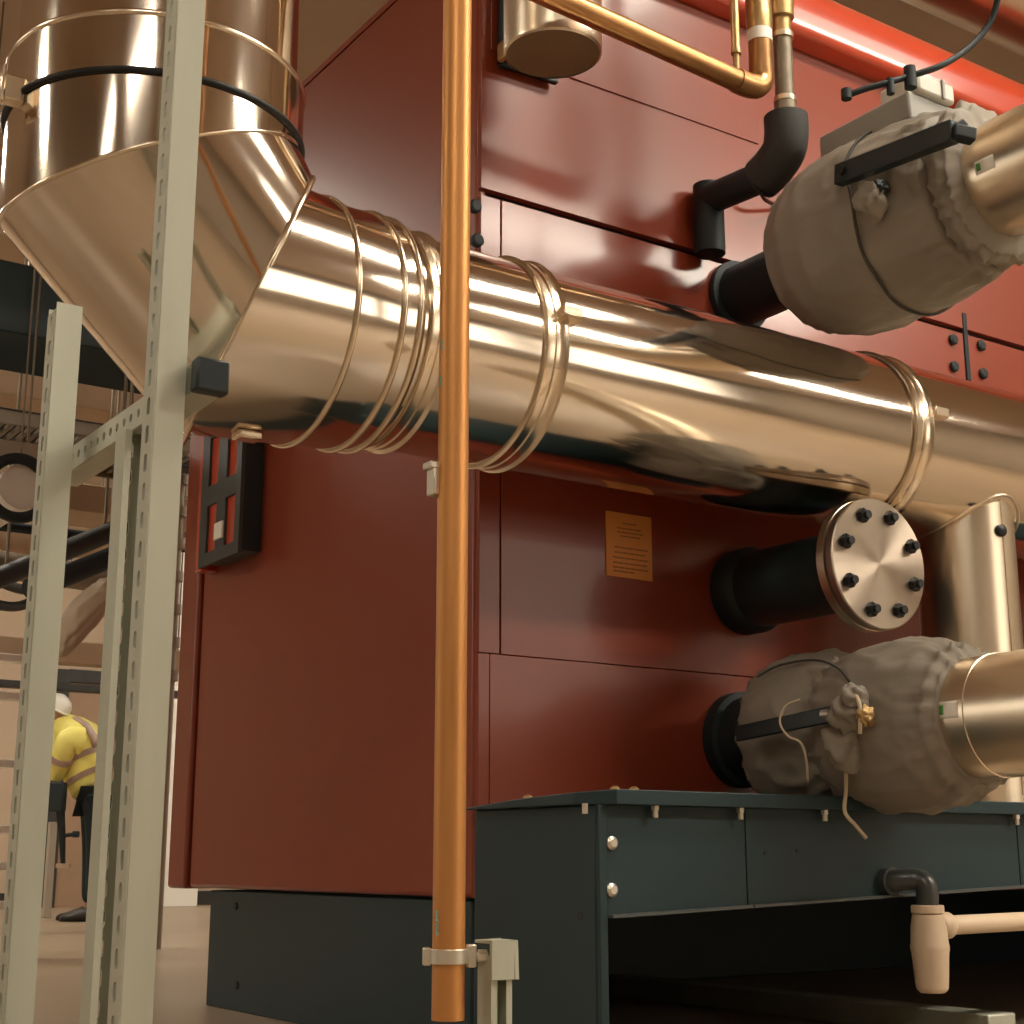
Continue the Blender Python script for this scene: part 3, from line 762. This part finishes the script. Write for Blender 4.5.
# ------------------------------------------------------------------ ceiling pipework upper right
dp = on_y(960, 25, 3.3)
MB_ = MB().lathe((1.2, 3.15, 3.62), X, [(0, .17), (6.5, .17)], 48)
cd = MB_.build('overhead_pipe', 'clad', smooth=60)
for xx in (2.0, 4.5, 7.0): MB().cyl((xx, 3.15, 3.78), (xx, 3.15, RZ), .008, 8).build('hanger_rod', 'midsteel', cd)
tag(cd, 'large satin metal pipe running above the top edge of the red boiler', 'pipe')

exec_bg = True
# ------------------------------------------------------------------ background at the left
def xrun(px0, px1, py, yy, h, d, name, m, label, cat, shape='box', r=None, group=None, slope=0):
    a_ = on_y(px0, py, yy); b_ = on_y(px1, py, yy)
    if shape == 'box':
        o = MB().box((a_.x, yy, a_.z-h/2), (b_.x, yy+d, a_.z+h/2)).build(name, m, None, .006)
    else:
        o = MB().cyl((a_.x, yy+r, a_.z), (b_.x, yy+r, a_.z+slope), r, 28).build(name, m, None, smooth=60)
    for f_ in (.12, .88):
        xx_ = a_.x+(b_.x-a_.x)*f_; top = a_.z+(r if r else h/2)-.004
        MB().cyl((xx_, yy+(r if r else d/2), top), (xx_, yy+(r if r else d/2), RZ), .005, 8).build('hanger_rod', 'midsteel', o)
    return tag(o, label, cat, group)
xrun(-90, 190, 276, 5.8, .30, .5, 'dark_backdrop_box', 'navy', 'added dark box giving the dark backdrop behind the top of the back strut post', 'duct')  # added dark box, stands in for the dark ceiling and back wall
xrun(-70, 230, 366, 8.0, .17, .5, 'air_duct', 'tan', 'tan rectangular air duct high behind the back strut post', 'duct')
xrun(-70, 240, 412, 6.9, .16, .12, 'trunking', 'darksteel', 'dark cable trunking just below the tan air duct', 'trunking')
# cable ladder with rungs
lad = on_y(-40, 440, 6.2)
ct = thing('cable_tray', 'ladder shaped cable tray with close rungs behind the perforated strut arm', 'cable tray', tuple(on_y(60, 430, 6.6)))
zl = on_y(60, 425, 6.2).z; xa_, xb_ = on_y(-60, 425, 6.2).x, on_y(215, 425, 6.2).x
for k, yy in enumerate((6.2, 6.85)):
    MB().box((xa_, yy, zl-.03), (xb_, yy+.02, zl+.03)).build('side_rail', 'midsteel', ct, .003)
for k in range(26):
    xx = xa_+.05+(xb_-xa_-.1)*k/25
    MB().box((xx-.010, 6.21, zl-.012), (xx+.010, 6.86, zl+.006)).build('rung', 'midsteel', ct)
for k in range(5):
    yy = 6.30+.12*k
    cbm = MB().tube([(xa_, yy, zl+.028), ((xa_+xb_)/2, yy+.02, zl+.03), (xb_, yy, zl+.028)], .022, 12).build('power_cable', 'black', None, smooth=60)
    tag(cbm, 'black cable lying along the ladder shaped cable tray at left', 'cable', 'cables on the cable tray')
xrun(-60, 42, 440, 5.72, .085, .06, 'junction_box', 'wallw', 'pale box hanging under the cable tray at the left edge', 'box')
tag(MB().cyl(on_y(22, 487, 5.6), on_y(22, 487, 5.6)+Y*.5, .085, 32).build('pipe_end', M['white'], None), 'round white pipe end left of the back strut post', 'pipe')
o = on_y(18, 488, 5.58)
pcl = tag(MB().tube([o+Vector((.115*math.cos(t*PI/16), 0, .115*math.sin(t*PI/16))) for t in range(32)], .022, 10, closed=True).build('pipe_clamp', 'black', None, smooth=180), 'black ring clamp around the round white pipe end', 'clamp')
xrun(60, 200, 494, 7.6, .15, .4, 'air_duct', 'tan', 'smaller tan air duct seen between the back and inner strut posts', 'duct')
xrun(-80, 210, 515, 7.3, 0, 0, 'pipe_run', 'black', 'thin black pipe running level below the smaller tan duct', 'pipe', 'pipe', .025)
MB().cyl(o+Z*.11, (o.x, o.y, RZ), .004, 8).build('hanger_rod', 'midsteel', pcl)
def diag(p0, p1, y0_, y1_, r, m, label):
    a_ = on_y(*p0, y0_); b_ = on_y(*p1, y1_)
    o = MB().cyl(a_, b_, r, 24).build('pipe_run', m, None, smooth=60)
    for f_ in (.2, .8):
        q = a_.lerp(b_, f_); MB().cyl(q+Z*(r*.9), (q.x, q.y, RZ), .008, 8).build('hanger_rod', 'midsteel', o)
    return tag(o, label, 'pipe')
diag((-30, 590), (135, 522), 7.09, 7.22, .05, 'darksteel', 'thick dark pipe slanting up behind the back strut post')
diag((-30, 560), (140, 585), 7.5, 7.5, .07, 'midsteel', 'dull grey pipe crossing behind the thick slanting dark pipe')
diag((30, 590), (135, 548), 5.5, 5.7, .042, 'black', 'thin black pipe slanting below the thick dark pipe')
diag((-30, 535), (130, 545), 8.75, 8.75, .10, 'tan', 'tan lagged pipe running level behind the slanting dark pipes')
for i, (pl_, lb_) in enumerate((
        (((-20, 548), (30, 556), (75, 540), (130, 566)), 'uppermost sagging black cable behind the slanting dark pipes'),
        (((-20, 572), (30, 590), (80, 566), (130, 578)), 'middle sagging black cable behind the slanting dark pipes'),
        (((-20, 600), (20, 606), (70, 582), (130, 600)), 'lowest sagging dark cable behind the slanting dark pipes'))):
    ob = MB().tube(smooth_path([on_y(a_, b_, 9.3+.08*i) for a_, b_ in pl_], 8), .032, 12).build('sagging_cable', ('black', 'darksteel', 'darksteel')[i], None, smooth=60)
    q = on_y(*pl_[2], 9.3+.08*i)
    MB().cyl(q+Z*.02, (q.x, q.y, RZ-.0), .005, 8).build('hanger_rod', 'midsteel', ob)
    tag(ob, lb_, 'cable')
# bag-jacketed valve in the background
bo = on_y(88, 612, 5.4)
bd = (on_y(112, 588, 5.4)-on_y(62, 634, 5.4)).normalized()
bgv = thing('background_insulated_valve', 'beige padded valve jacket hanging between back and inner strut posts', 'valve', tuple(bo))
M['bagl'] = mat('beige_bag_fabric', (.50, .40, .29), .7, 0, .1, 8, .003, 20)
def bag2(m):
    o_ = bag(bo-bd*.17, bd, [(0, .04), (.03, .07), (.08, .09), (.14, .094), (.21, .086), (.27, .062), (.30, .042)], 2.2, .014, bgv, 'padded_jacket', 48, 40)
    o_.data.materials.clear(); o_.data.materials.append(M['bagl'])
bag2(0)
MB().cyl(bo+bd*.15, bo+bd*.34, .05, 20).build('pipe_stub', 'wallw', bgv)
MB().cyl(bo+bd*.17, (bo+bd*.17).xy.to_3d()+Z*RZ, .008, 8).build('hanger_rod', 'midsteel', bgv)

xrun(-90, 215, 640, 8.6, .13, .12, 'timber_rail', 'tan', 'tan level rail above the stooping worker', 'rail')
xrun(-90, 220, 677, 10.5, .05, .1, 'lintel_rail', 'darksteel', 'thin dark rail right above the white helmet', 'rail')
# left step ladder
ld = thing('ladder', 'pale step ladder standing at the far left edge behind the strut frame', 'ladder', tuple(on_t(5, 960, 6.4)))
fz = lambda px, t: Vector((on_t(px, 860, t).x, on_t(px, 860, t).y, 0))
f0, f1 = fz(-40, 6.4), fz(22, 6.6)
topz = on_t(3, 650, 6.4).z
for a_ in (f0, f1+Vector((.05, 0, 0))):
    MB().bar(a_, a_+Z*topz, .03, .05, Y).build('stile', 'galv', ld, .004)
for py in (652, 692, 762, 829, 866, 905):
    zz_ = on_t(10, py, 6.5).z
    MB().bar(Vector((f0.x, f0.y, zz_)), Vector((f1.x+.05, f1.y, zz_)), .06, .035).build('rung', 'white', ld, .004)
# pale upright by the worker
up0 = on_t(53, 820, 11.2)
uf = Vector((up0.x, up0.y, 0))
pu = MB().box((uf.x-.028, uf.y-.028, 0), (uf.x+.028, uf.y+.028, on_t(53, 822, 11.2).z)).build('bollard_post', 'wallw', None, .006)
tag(pu, 'short pale square post right of the back strut post near the worker', 'post')
# door on the back wall
d0, d1 = on_y(66, 700, RY1), on_y(104, 700, RY1)
dz = on_y(85, 684, RY1).z
dr = MB().box((d0.x, RY1-.05, .0), (d1.x+.35, RY1-.01, dz)).build('door_1', mat('door_brown', (.33, .21, .13), .5), None, .004); struct(dr)
dm = MB().box((d0.x-.12, RY1-.07, 0), (d0.x, RY1-.005, dz+.12)).box((d0.x, RY1-.07, dz), (d1.x+.47, RY1-.005, dz+.12)).build('door_frame', 'darksteel', dr, .004)
w0 = on_y(163, 700, RY1-.4); w1 = on_y(180, 700, RY1-.4)
pc = MB().box((w0.x, RY1-.45, 0), (w1.x+.25, RY1-.4, on_y(170, 545, RY1-.4).z)).build('white_board', 'white', None, .004)
tag(pc, 'tall white board standing at the back wall beside the red boiler end', 'board')
pcd = MB()
for i, (px, py) in enumerate(((188, 448), (184, 476), (187, 503), (182, 529))):
    q = on_y(px, py, 9.0+.08*(i % 2))
    ob = MB().cyl(q+Vector((-.3, 0, -.02)), q+Vector((.4, .0, .02)), .045+.01*(i % 2), 16).build('pipe_run', ('darksteel', 'midsteel')[i % 2], None)
    MB().cyl(q+Vector((.3-.06*i, 0, .04)), (q.x+.3-.06*i, q.y, RZ), .006, 8).build('hanger_rod', 'midsteel', ob)
    tag(ob, ('uppermost dark pipe in the gap beside the slotted black bracket', 'second pipe down, dull grey, in the gap beside the bracket', 'third pipe down, dark, in the gap beside the bracket', 'lowest dull grey pipe in the gap beside the bracket')[i], 'pipe')
# upright with pale knots in the gap by the red casing
rp = on_y(172, 600, 7.2)
chn = thing('pipe_riser', 'pale jointed pipe rising in the narrow gap beside the red casing', 'pipe', (rp.x, 7.2, 0))
MB().cyl((rp.x, 7.2, 0), (rp.x, 7.2, 2.6), .035, 16).build('pipe', 'wallw', chn)
for k in range(7):
    MB().cyl((rp.x, 7.2, 1.3+.17*k), (rp.x, 7.2, 1.35+.17*k), .05, 16).build('coupling', 'wallw', chn)

# ------------------------------------------------------------------ worker
tw = 10.5
base_p = on_t(86, 918, tw)
RTv = Vector((cy, -sy, 0)); FWv = Vector((sy, cy, 0))
S_ = 1.0
def W(px, py, dep=0.0):      # a point of the worker's body at his own distance
    return on_t(px, py, tw+dep)
gz = on_t(90, 921, tw).z
def skin_mesh(name, pts, edges, m, parent=None, root=0, sub=2):
    w = WL.get(parent) if parent else Vector(pts[root][0])
    me = bpy.data.meshes.new(name)
    me.from_pydata([tuple(Vector(p[0])-w) for p in pts], edges, [])
    me.materials.append(M[m])
    o = bpy.data.objects.new(name, me); COL.objects.link(o)
    bm = bmesh.new(); bm.from_mesh(me); ly = bm.verts.layers.skin.verify(); bm.verts.ensure_lookup_table()
    for i, p in enumerate(pts):
        r = p[1]; bm.verts[i][ly].radius = (r, r) if not isinstance(r, tuple) else r
        bm.verts[i][ly].use_root = (i == root)
    bm.to_mesh(me); bm.free()
    if parent: o.parent = parent; WL[o] = w
    else: o.location = w; WL[o] = w
    sk = o.modifiers.new('skin', 'SKIN'); sk.use_smooth_shade = True
    ss = o.modifiers.new('sub', 'SUBSURF'); ss.levels = sub; ss.render_levels = sub
    return o
hip = W(96, 786); waist = W(91, 764); chest = W(78, 740); neck = W(60, 716); head = W(54, 710); crown = W(49, 706)
def leg_pts(dx, dep):
    return [(W(98+dx, 800, dep), .088), (W(97+dx, 850, dep), .062), (W(94+dx, 905, dep), .045), (W(92+dx, 914, dep), .042), (W(78+dx, 918, dep), .036), (W(68+dx, 919, dep), .03)]
def arm_pts(dep):
    return [(W(70, 736, dep), .05), (W(60, 752, dep), .045), (W(48, 778, dep*.6), .036), (W(44, 785, dep*.6), .03)]
P_ = [(hip, .13), (waist, .125), (chest, .12), (neck, .06), (head, .075), (crown, .075)]
E_ = [(0, 1), (1, 2), (2, 3), (3, 4), (4, 5)]
def limb(seq, at):
    i = at
    for s_ in seq:
        P_.append(s_); E_.append((i, len(P_)-1)); i = len(P_)-1
    return i
limb(leg_pts(0, -.10), 0); limb(leg_pts(-4, .12), 0)
for dep in (-.17, .17):
    e = limb(arm_pts(dep), 2)
    hb = Vector(P_[e][0]); dd = (hb-Vector(P_[e-1][0])).normalized()
    for k in range(4):
        off = FWv*(-.03+.02*k)
        P_.append((hb+dd*.05+off, .010)); E_.append((e, len(P_)-1))
        P_.append((hb+dd*(.085+.008*(1 if k in (1, 2) else 0))+off-RTv*.012, .008)); E_.append((len(P_)-2, len(P_)-1))
    P_.append((hb+dd*.03-RTv*.03, .010)); E_.append((e, len(P_)-1))
person = skin_mesh('person', P_, E_, 'skin')
tag(person, 'person stooping in yellow hi-vis jacket, white helmet and dark trousers seen between posts', 'person')
tax = (W(66, 724)-W(97, 786)).normalized(); tside = tax.cross(FWv).normalized()
spine = [(92, 790, .135, .19), (89, 776, .165, .205), (85.5, 762, .175, .215), (81, 747, .178, .22), (75, 734, .160, .215), (68, 725, .115, .15), (62, 719, .07, .08)]
def ring_at(f, grow=0.0, n=40):
    i = min(int(f), len(spine)-2); q = f-i
    a_, b_ = spine[i], spine[i+1]
    c_ = W(a_[0]+(b_[0]-a_[0])*q, a_[1]+(b_[1]-a_[1])*q); w_ = a_[2]+(b_[2]-a_[2])*q+grow; d_ = a_[3]+(b_[3]-a_[3])*q+grow
    out = []
    for k in range(n):
        t = 2*PI*k/n
        v = tside*math.cos(t)*w_+FWv*math.sin(t)*d_
        out.append(c_+v*(1+.035*noise.noise(v*9+tax*f*1.3)*(grow == 0)))
    return out
jacket = MB().rings([ring_at(i*.25) for i in range(25)]).build('jacket', 'hivis', person, smooth=180)
for dep in (-.21, .21):
    sl_p = smooth_path([W(80, 741, dep*.8), W(69, 741, dep), W(61, 758, dep), W(55, 776, dep*.8)], 4)
    MB().tube(sl_p, [.10-.035*i/(len(sl_p)-1) for i in range(len(sl_p))], 20).build('sleeve', 'hivis', person, smooth=60)
    cq = sl_p[8]; dq = (sl_p[9]-sl_p[8]).normalized()
    MB().tube([cq-dq*.022, cq+dq*.022], .088, 20).build('sleeve_band', 'reflect', person, smooth=60)
for f0 in (.75, 2.0):
    MB().rings([ring_at(f0, -.01), ring_at(f0, .008), ring_at(f0+.38, .008), ring_at(f0+.38, -.01)], closed=True).build('reflective_band', 'reflect', jacket, smooth=60)
for kk in (-1, 1):
    ln = []; ln2 = []
    for i in range(9):
        f = 2.3+i*.36
        rg_ = ring_at(f, .007, 80)
        # the brace climbs the back beside the spine
        idx = [k for k in range(80)]
        back = max(idx, key=lambda k: (rg_[k]-W(spine[int(min(f, 5))][0], spine[int(min(f, 5))][1])).dot(RTv+Z*.9)+.0*k)
        ln.append(rg_[(back+kk*9-2) % 80]); ln2.append(rg_[(back+kk*9+2) % 80])
    vs = ln+ln2
    MB().add(vs, [(i, i+1, i+10, i+9) for i in range(8)]).build('reflective_brace', 'reflect', jacket, solid=.008, smooth=60)
tr = [(hip, .150)]; te = []
for dx, dep in ((0, -.10), (-4, .12)):
    i0 = len(tr); lp_ = leg_pts(dx, dep)[:3]
    tr += [(lp_[0][0], .108), (lp_[1][0], .080), (lp_[2][0], .066)]
    te += [(0, i0), (i0, i0+1), (i0+1, i0+2)]
skin_mesh('trousers', tr, te, 'trouser', person)
for dx, dep in ((0, -.10), (-4, .12)):
    lp_ = leg_pts(dx, dep)
    a_, b_ = Vector(lp_[3][0]), Vector(lp_[5][0])
    a_.z = b_.z = .045
    d_ = (b_-a_).normalized()
    n2_ = d_.cross(Z)
    rs = []
    for f, ww, hh_ in ((-.09, .03, .07), (-.07, .045, .10), (0, .05, .11), (.08, .055, .085), (.15, .058, .06), (.20, .045, .05), (.225, .02, .035)):
        c_ = a_+d_*f
        rs.append([Vector((c_.x, c_.y, 0))+n2_*(ww*math.cos(t))+Z*(max(.002, hh_*(.5+.5*math.sin(t)))) for t in [2*PI*k/20 for k in range(20)]])
    MB().rings(rs).build('shoe', 'shoe', person, smooth=60)
# helmet
hc = W(56.5, 708)
hd = (W(46, 697)-W(60, 712)).normalized()
upd = hd.cross(FWv); upd = -upd if upd.z < 0 else upd
hx = (hd*.35+upd).normalized(); 
MB().lathe(hc-hx*.01, hx, [(0, .125), (.008, .128), (.012, .104), (.05, .098), (.085, .078), (.105, .045), (.115, .01)], 32).build('helmet', 'white', person, smooth=50)
# black tripod in front of worker
tpz = W(60, 786, -.28)
tri = thing('hand_tool', 'long thin black tool with side handle held by the stooping worker', 'tool', tuple(W(62, 868, -.28)))
MB().obox(W(58, 797, -.28), RTv, FWv, Z, .10, .09, .20).build('motor_housing', 'black', tri, .012)
MB().tube([W(60, 808, -.28), W(62, 835, -.28), W(63, 866, -.28)], [.032, .024, .016], 12).build('shaft', 'black', tri, smooth=60)
MB().cyl(W(62, 836, -.28), W(76, 834, -.28), .014, 10).lathe(W(73, 834.3, -.28), RTv, [(0, .022), (.04, .022)], 10).build('side_handle', 'black', tri)
MB().lathe(W(63, 868, -.28), Z, [(0, .05), (.03, .05)], 14).build('tool_foot', 'tan', tri)

# ------------------------------------------------------------------ ceiling luminaires
def make_lamp(x, y, m='lamp'):
    t = thing('ceiling_light', 'unseen long white ceiling light fitting with glowing diffuser', 'light', (x, y, RZ-.45), 'ceiling light fittings')
    MB().box((x-.8, y-.28, RZ-.40), (x+.8, y+.28, RZ-.33)).build('housing', 'lampshell', t, .006)
    MB().box((x-.77, y-.25, RZ-.415), (x+.77, y+.25, RZ-.401)).build('diffuser', m, t)
    for s_ in (-.6, .6): MB().cyl((x+s_, y, RZ-.33), (x+s_, y, RZ), .006, 8).build('hanger_rod', 'zinc', t)
    return t
make_lamp(3.1, 1.0, 'lampb'); make_lamp(5.1, -1.4, 'lampk'); make_lamp(6.75, -1.4, 'lampk')
make_lamp(-1.8, -1.5, 'lampm')
l0 = make_lamp(-4.2, -1.0)
kids = list(l0.children)
for q in ((6.2, 7.5), (.8, 8.0), (7.2, 11.5), (1.0, 11.8)): make_lamp(*q, 'lampb')  # unseen lamps added to brighten the far floor and the worker
make_lamp(-3.9, 4.4, 'lampm')
fill_spots = [(.4, -2.2), (-3.6, -4.6), (1.2, -4.6)]  # unseen fill lamps, added to light the scene from the front
for x, y in fill_spots:
    r_ = l0.copy(); COL.objects.link(r_); r_.location = (x, y, RZ-.45)
    for k in kids:
        c_ = k.copy(); COL.objects.link(c_); c_.parent = r_
# unseen glowing windows behind the camera, added for the duct's bright bands
pane = emat('unseen_glow_pane', (1.0, .90, .74), 2.6)
for i_, (wx0, wx1) in enumerate(((5.2, 7.0), (7.5, 9.5))):
    wf = MB()
    for a_, b_ in (((wx0-.08, 1.1), (wx0, 3.9)), ((wx1, 1.1), (wx1+.08, 3.9)), ((wx0, 1.1), (wx1, 1.18)), ((wx0, 3.82), (wx1, 3.9)), ((wx0, 2.46), (wx1, 2.52))):
        wf.box((a_[0], RY0-.02, a_[1]), (b_[0], RY0+.06, b_[1]))
    wo = struct(wf.build('unseen_window_%d' % (i_+1), 'white', None, .004))
    MB().box((wx0, RY0+.005, 1.18), (wx1, RY0+.02, 3.82)).build('pane', pane, wo)

wf = MB()  # unseen left-wall window, added to give the pipe cladding its highlight
for y0_, y1_, z0_, z1_ in ((6.1, 6.2, .6, 3.0), (9.0, 9.1, .6, 3.0), (6.2, 9.0, .6, .7), (6.2, 9.0, 2.9, 3.0), (7.57, 7.63, .7, 2.9)):
    wf.box((RX0-.02, y0_, z0_), (RX0+.06, y1_, z1_))
wo = struct(wf.build('unseen_window_3', 'white', None, .004))
MB().box((RX0+.005, 6.2, .7), (RX0+.02, 9.0, 2.9)).build('pane', emat('unseen_side_glow_pane', (1.0, .92, .78), 2.2), wo)

# ------------------------------------------------------------------ world and view
w = bpy.data.worlds.new('world'); SC.world = w; w.use_nodes = True
w.node_tree.nodes['Background'].inputs[0].default_value = (.9, .75, .6, 1)
w.node_tree.nodes['Background'].inputs[1].default_value = .1
SC.view_settings.view_transform = 'Standard'; SC.view_settings.look = 'None'
SC.view_settings.exposure = -0.1; SC.view_settings.gamma = 1.0; SC.view_settings.use_curve_mapping = False
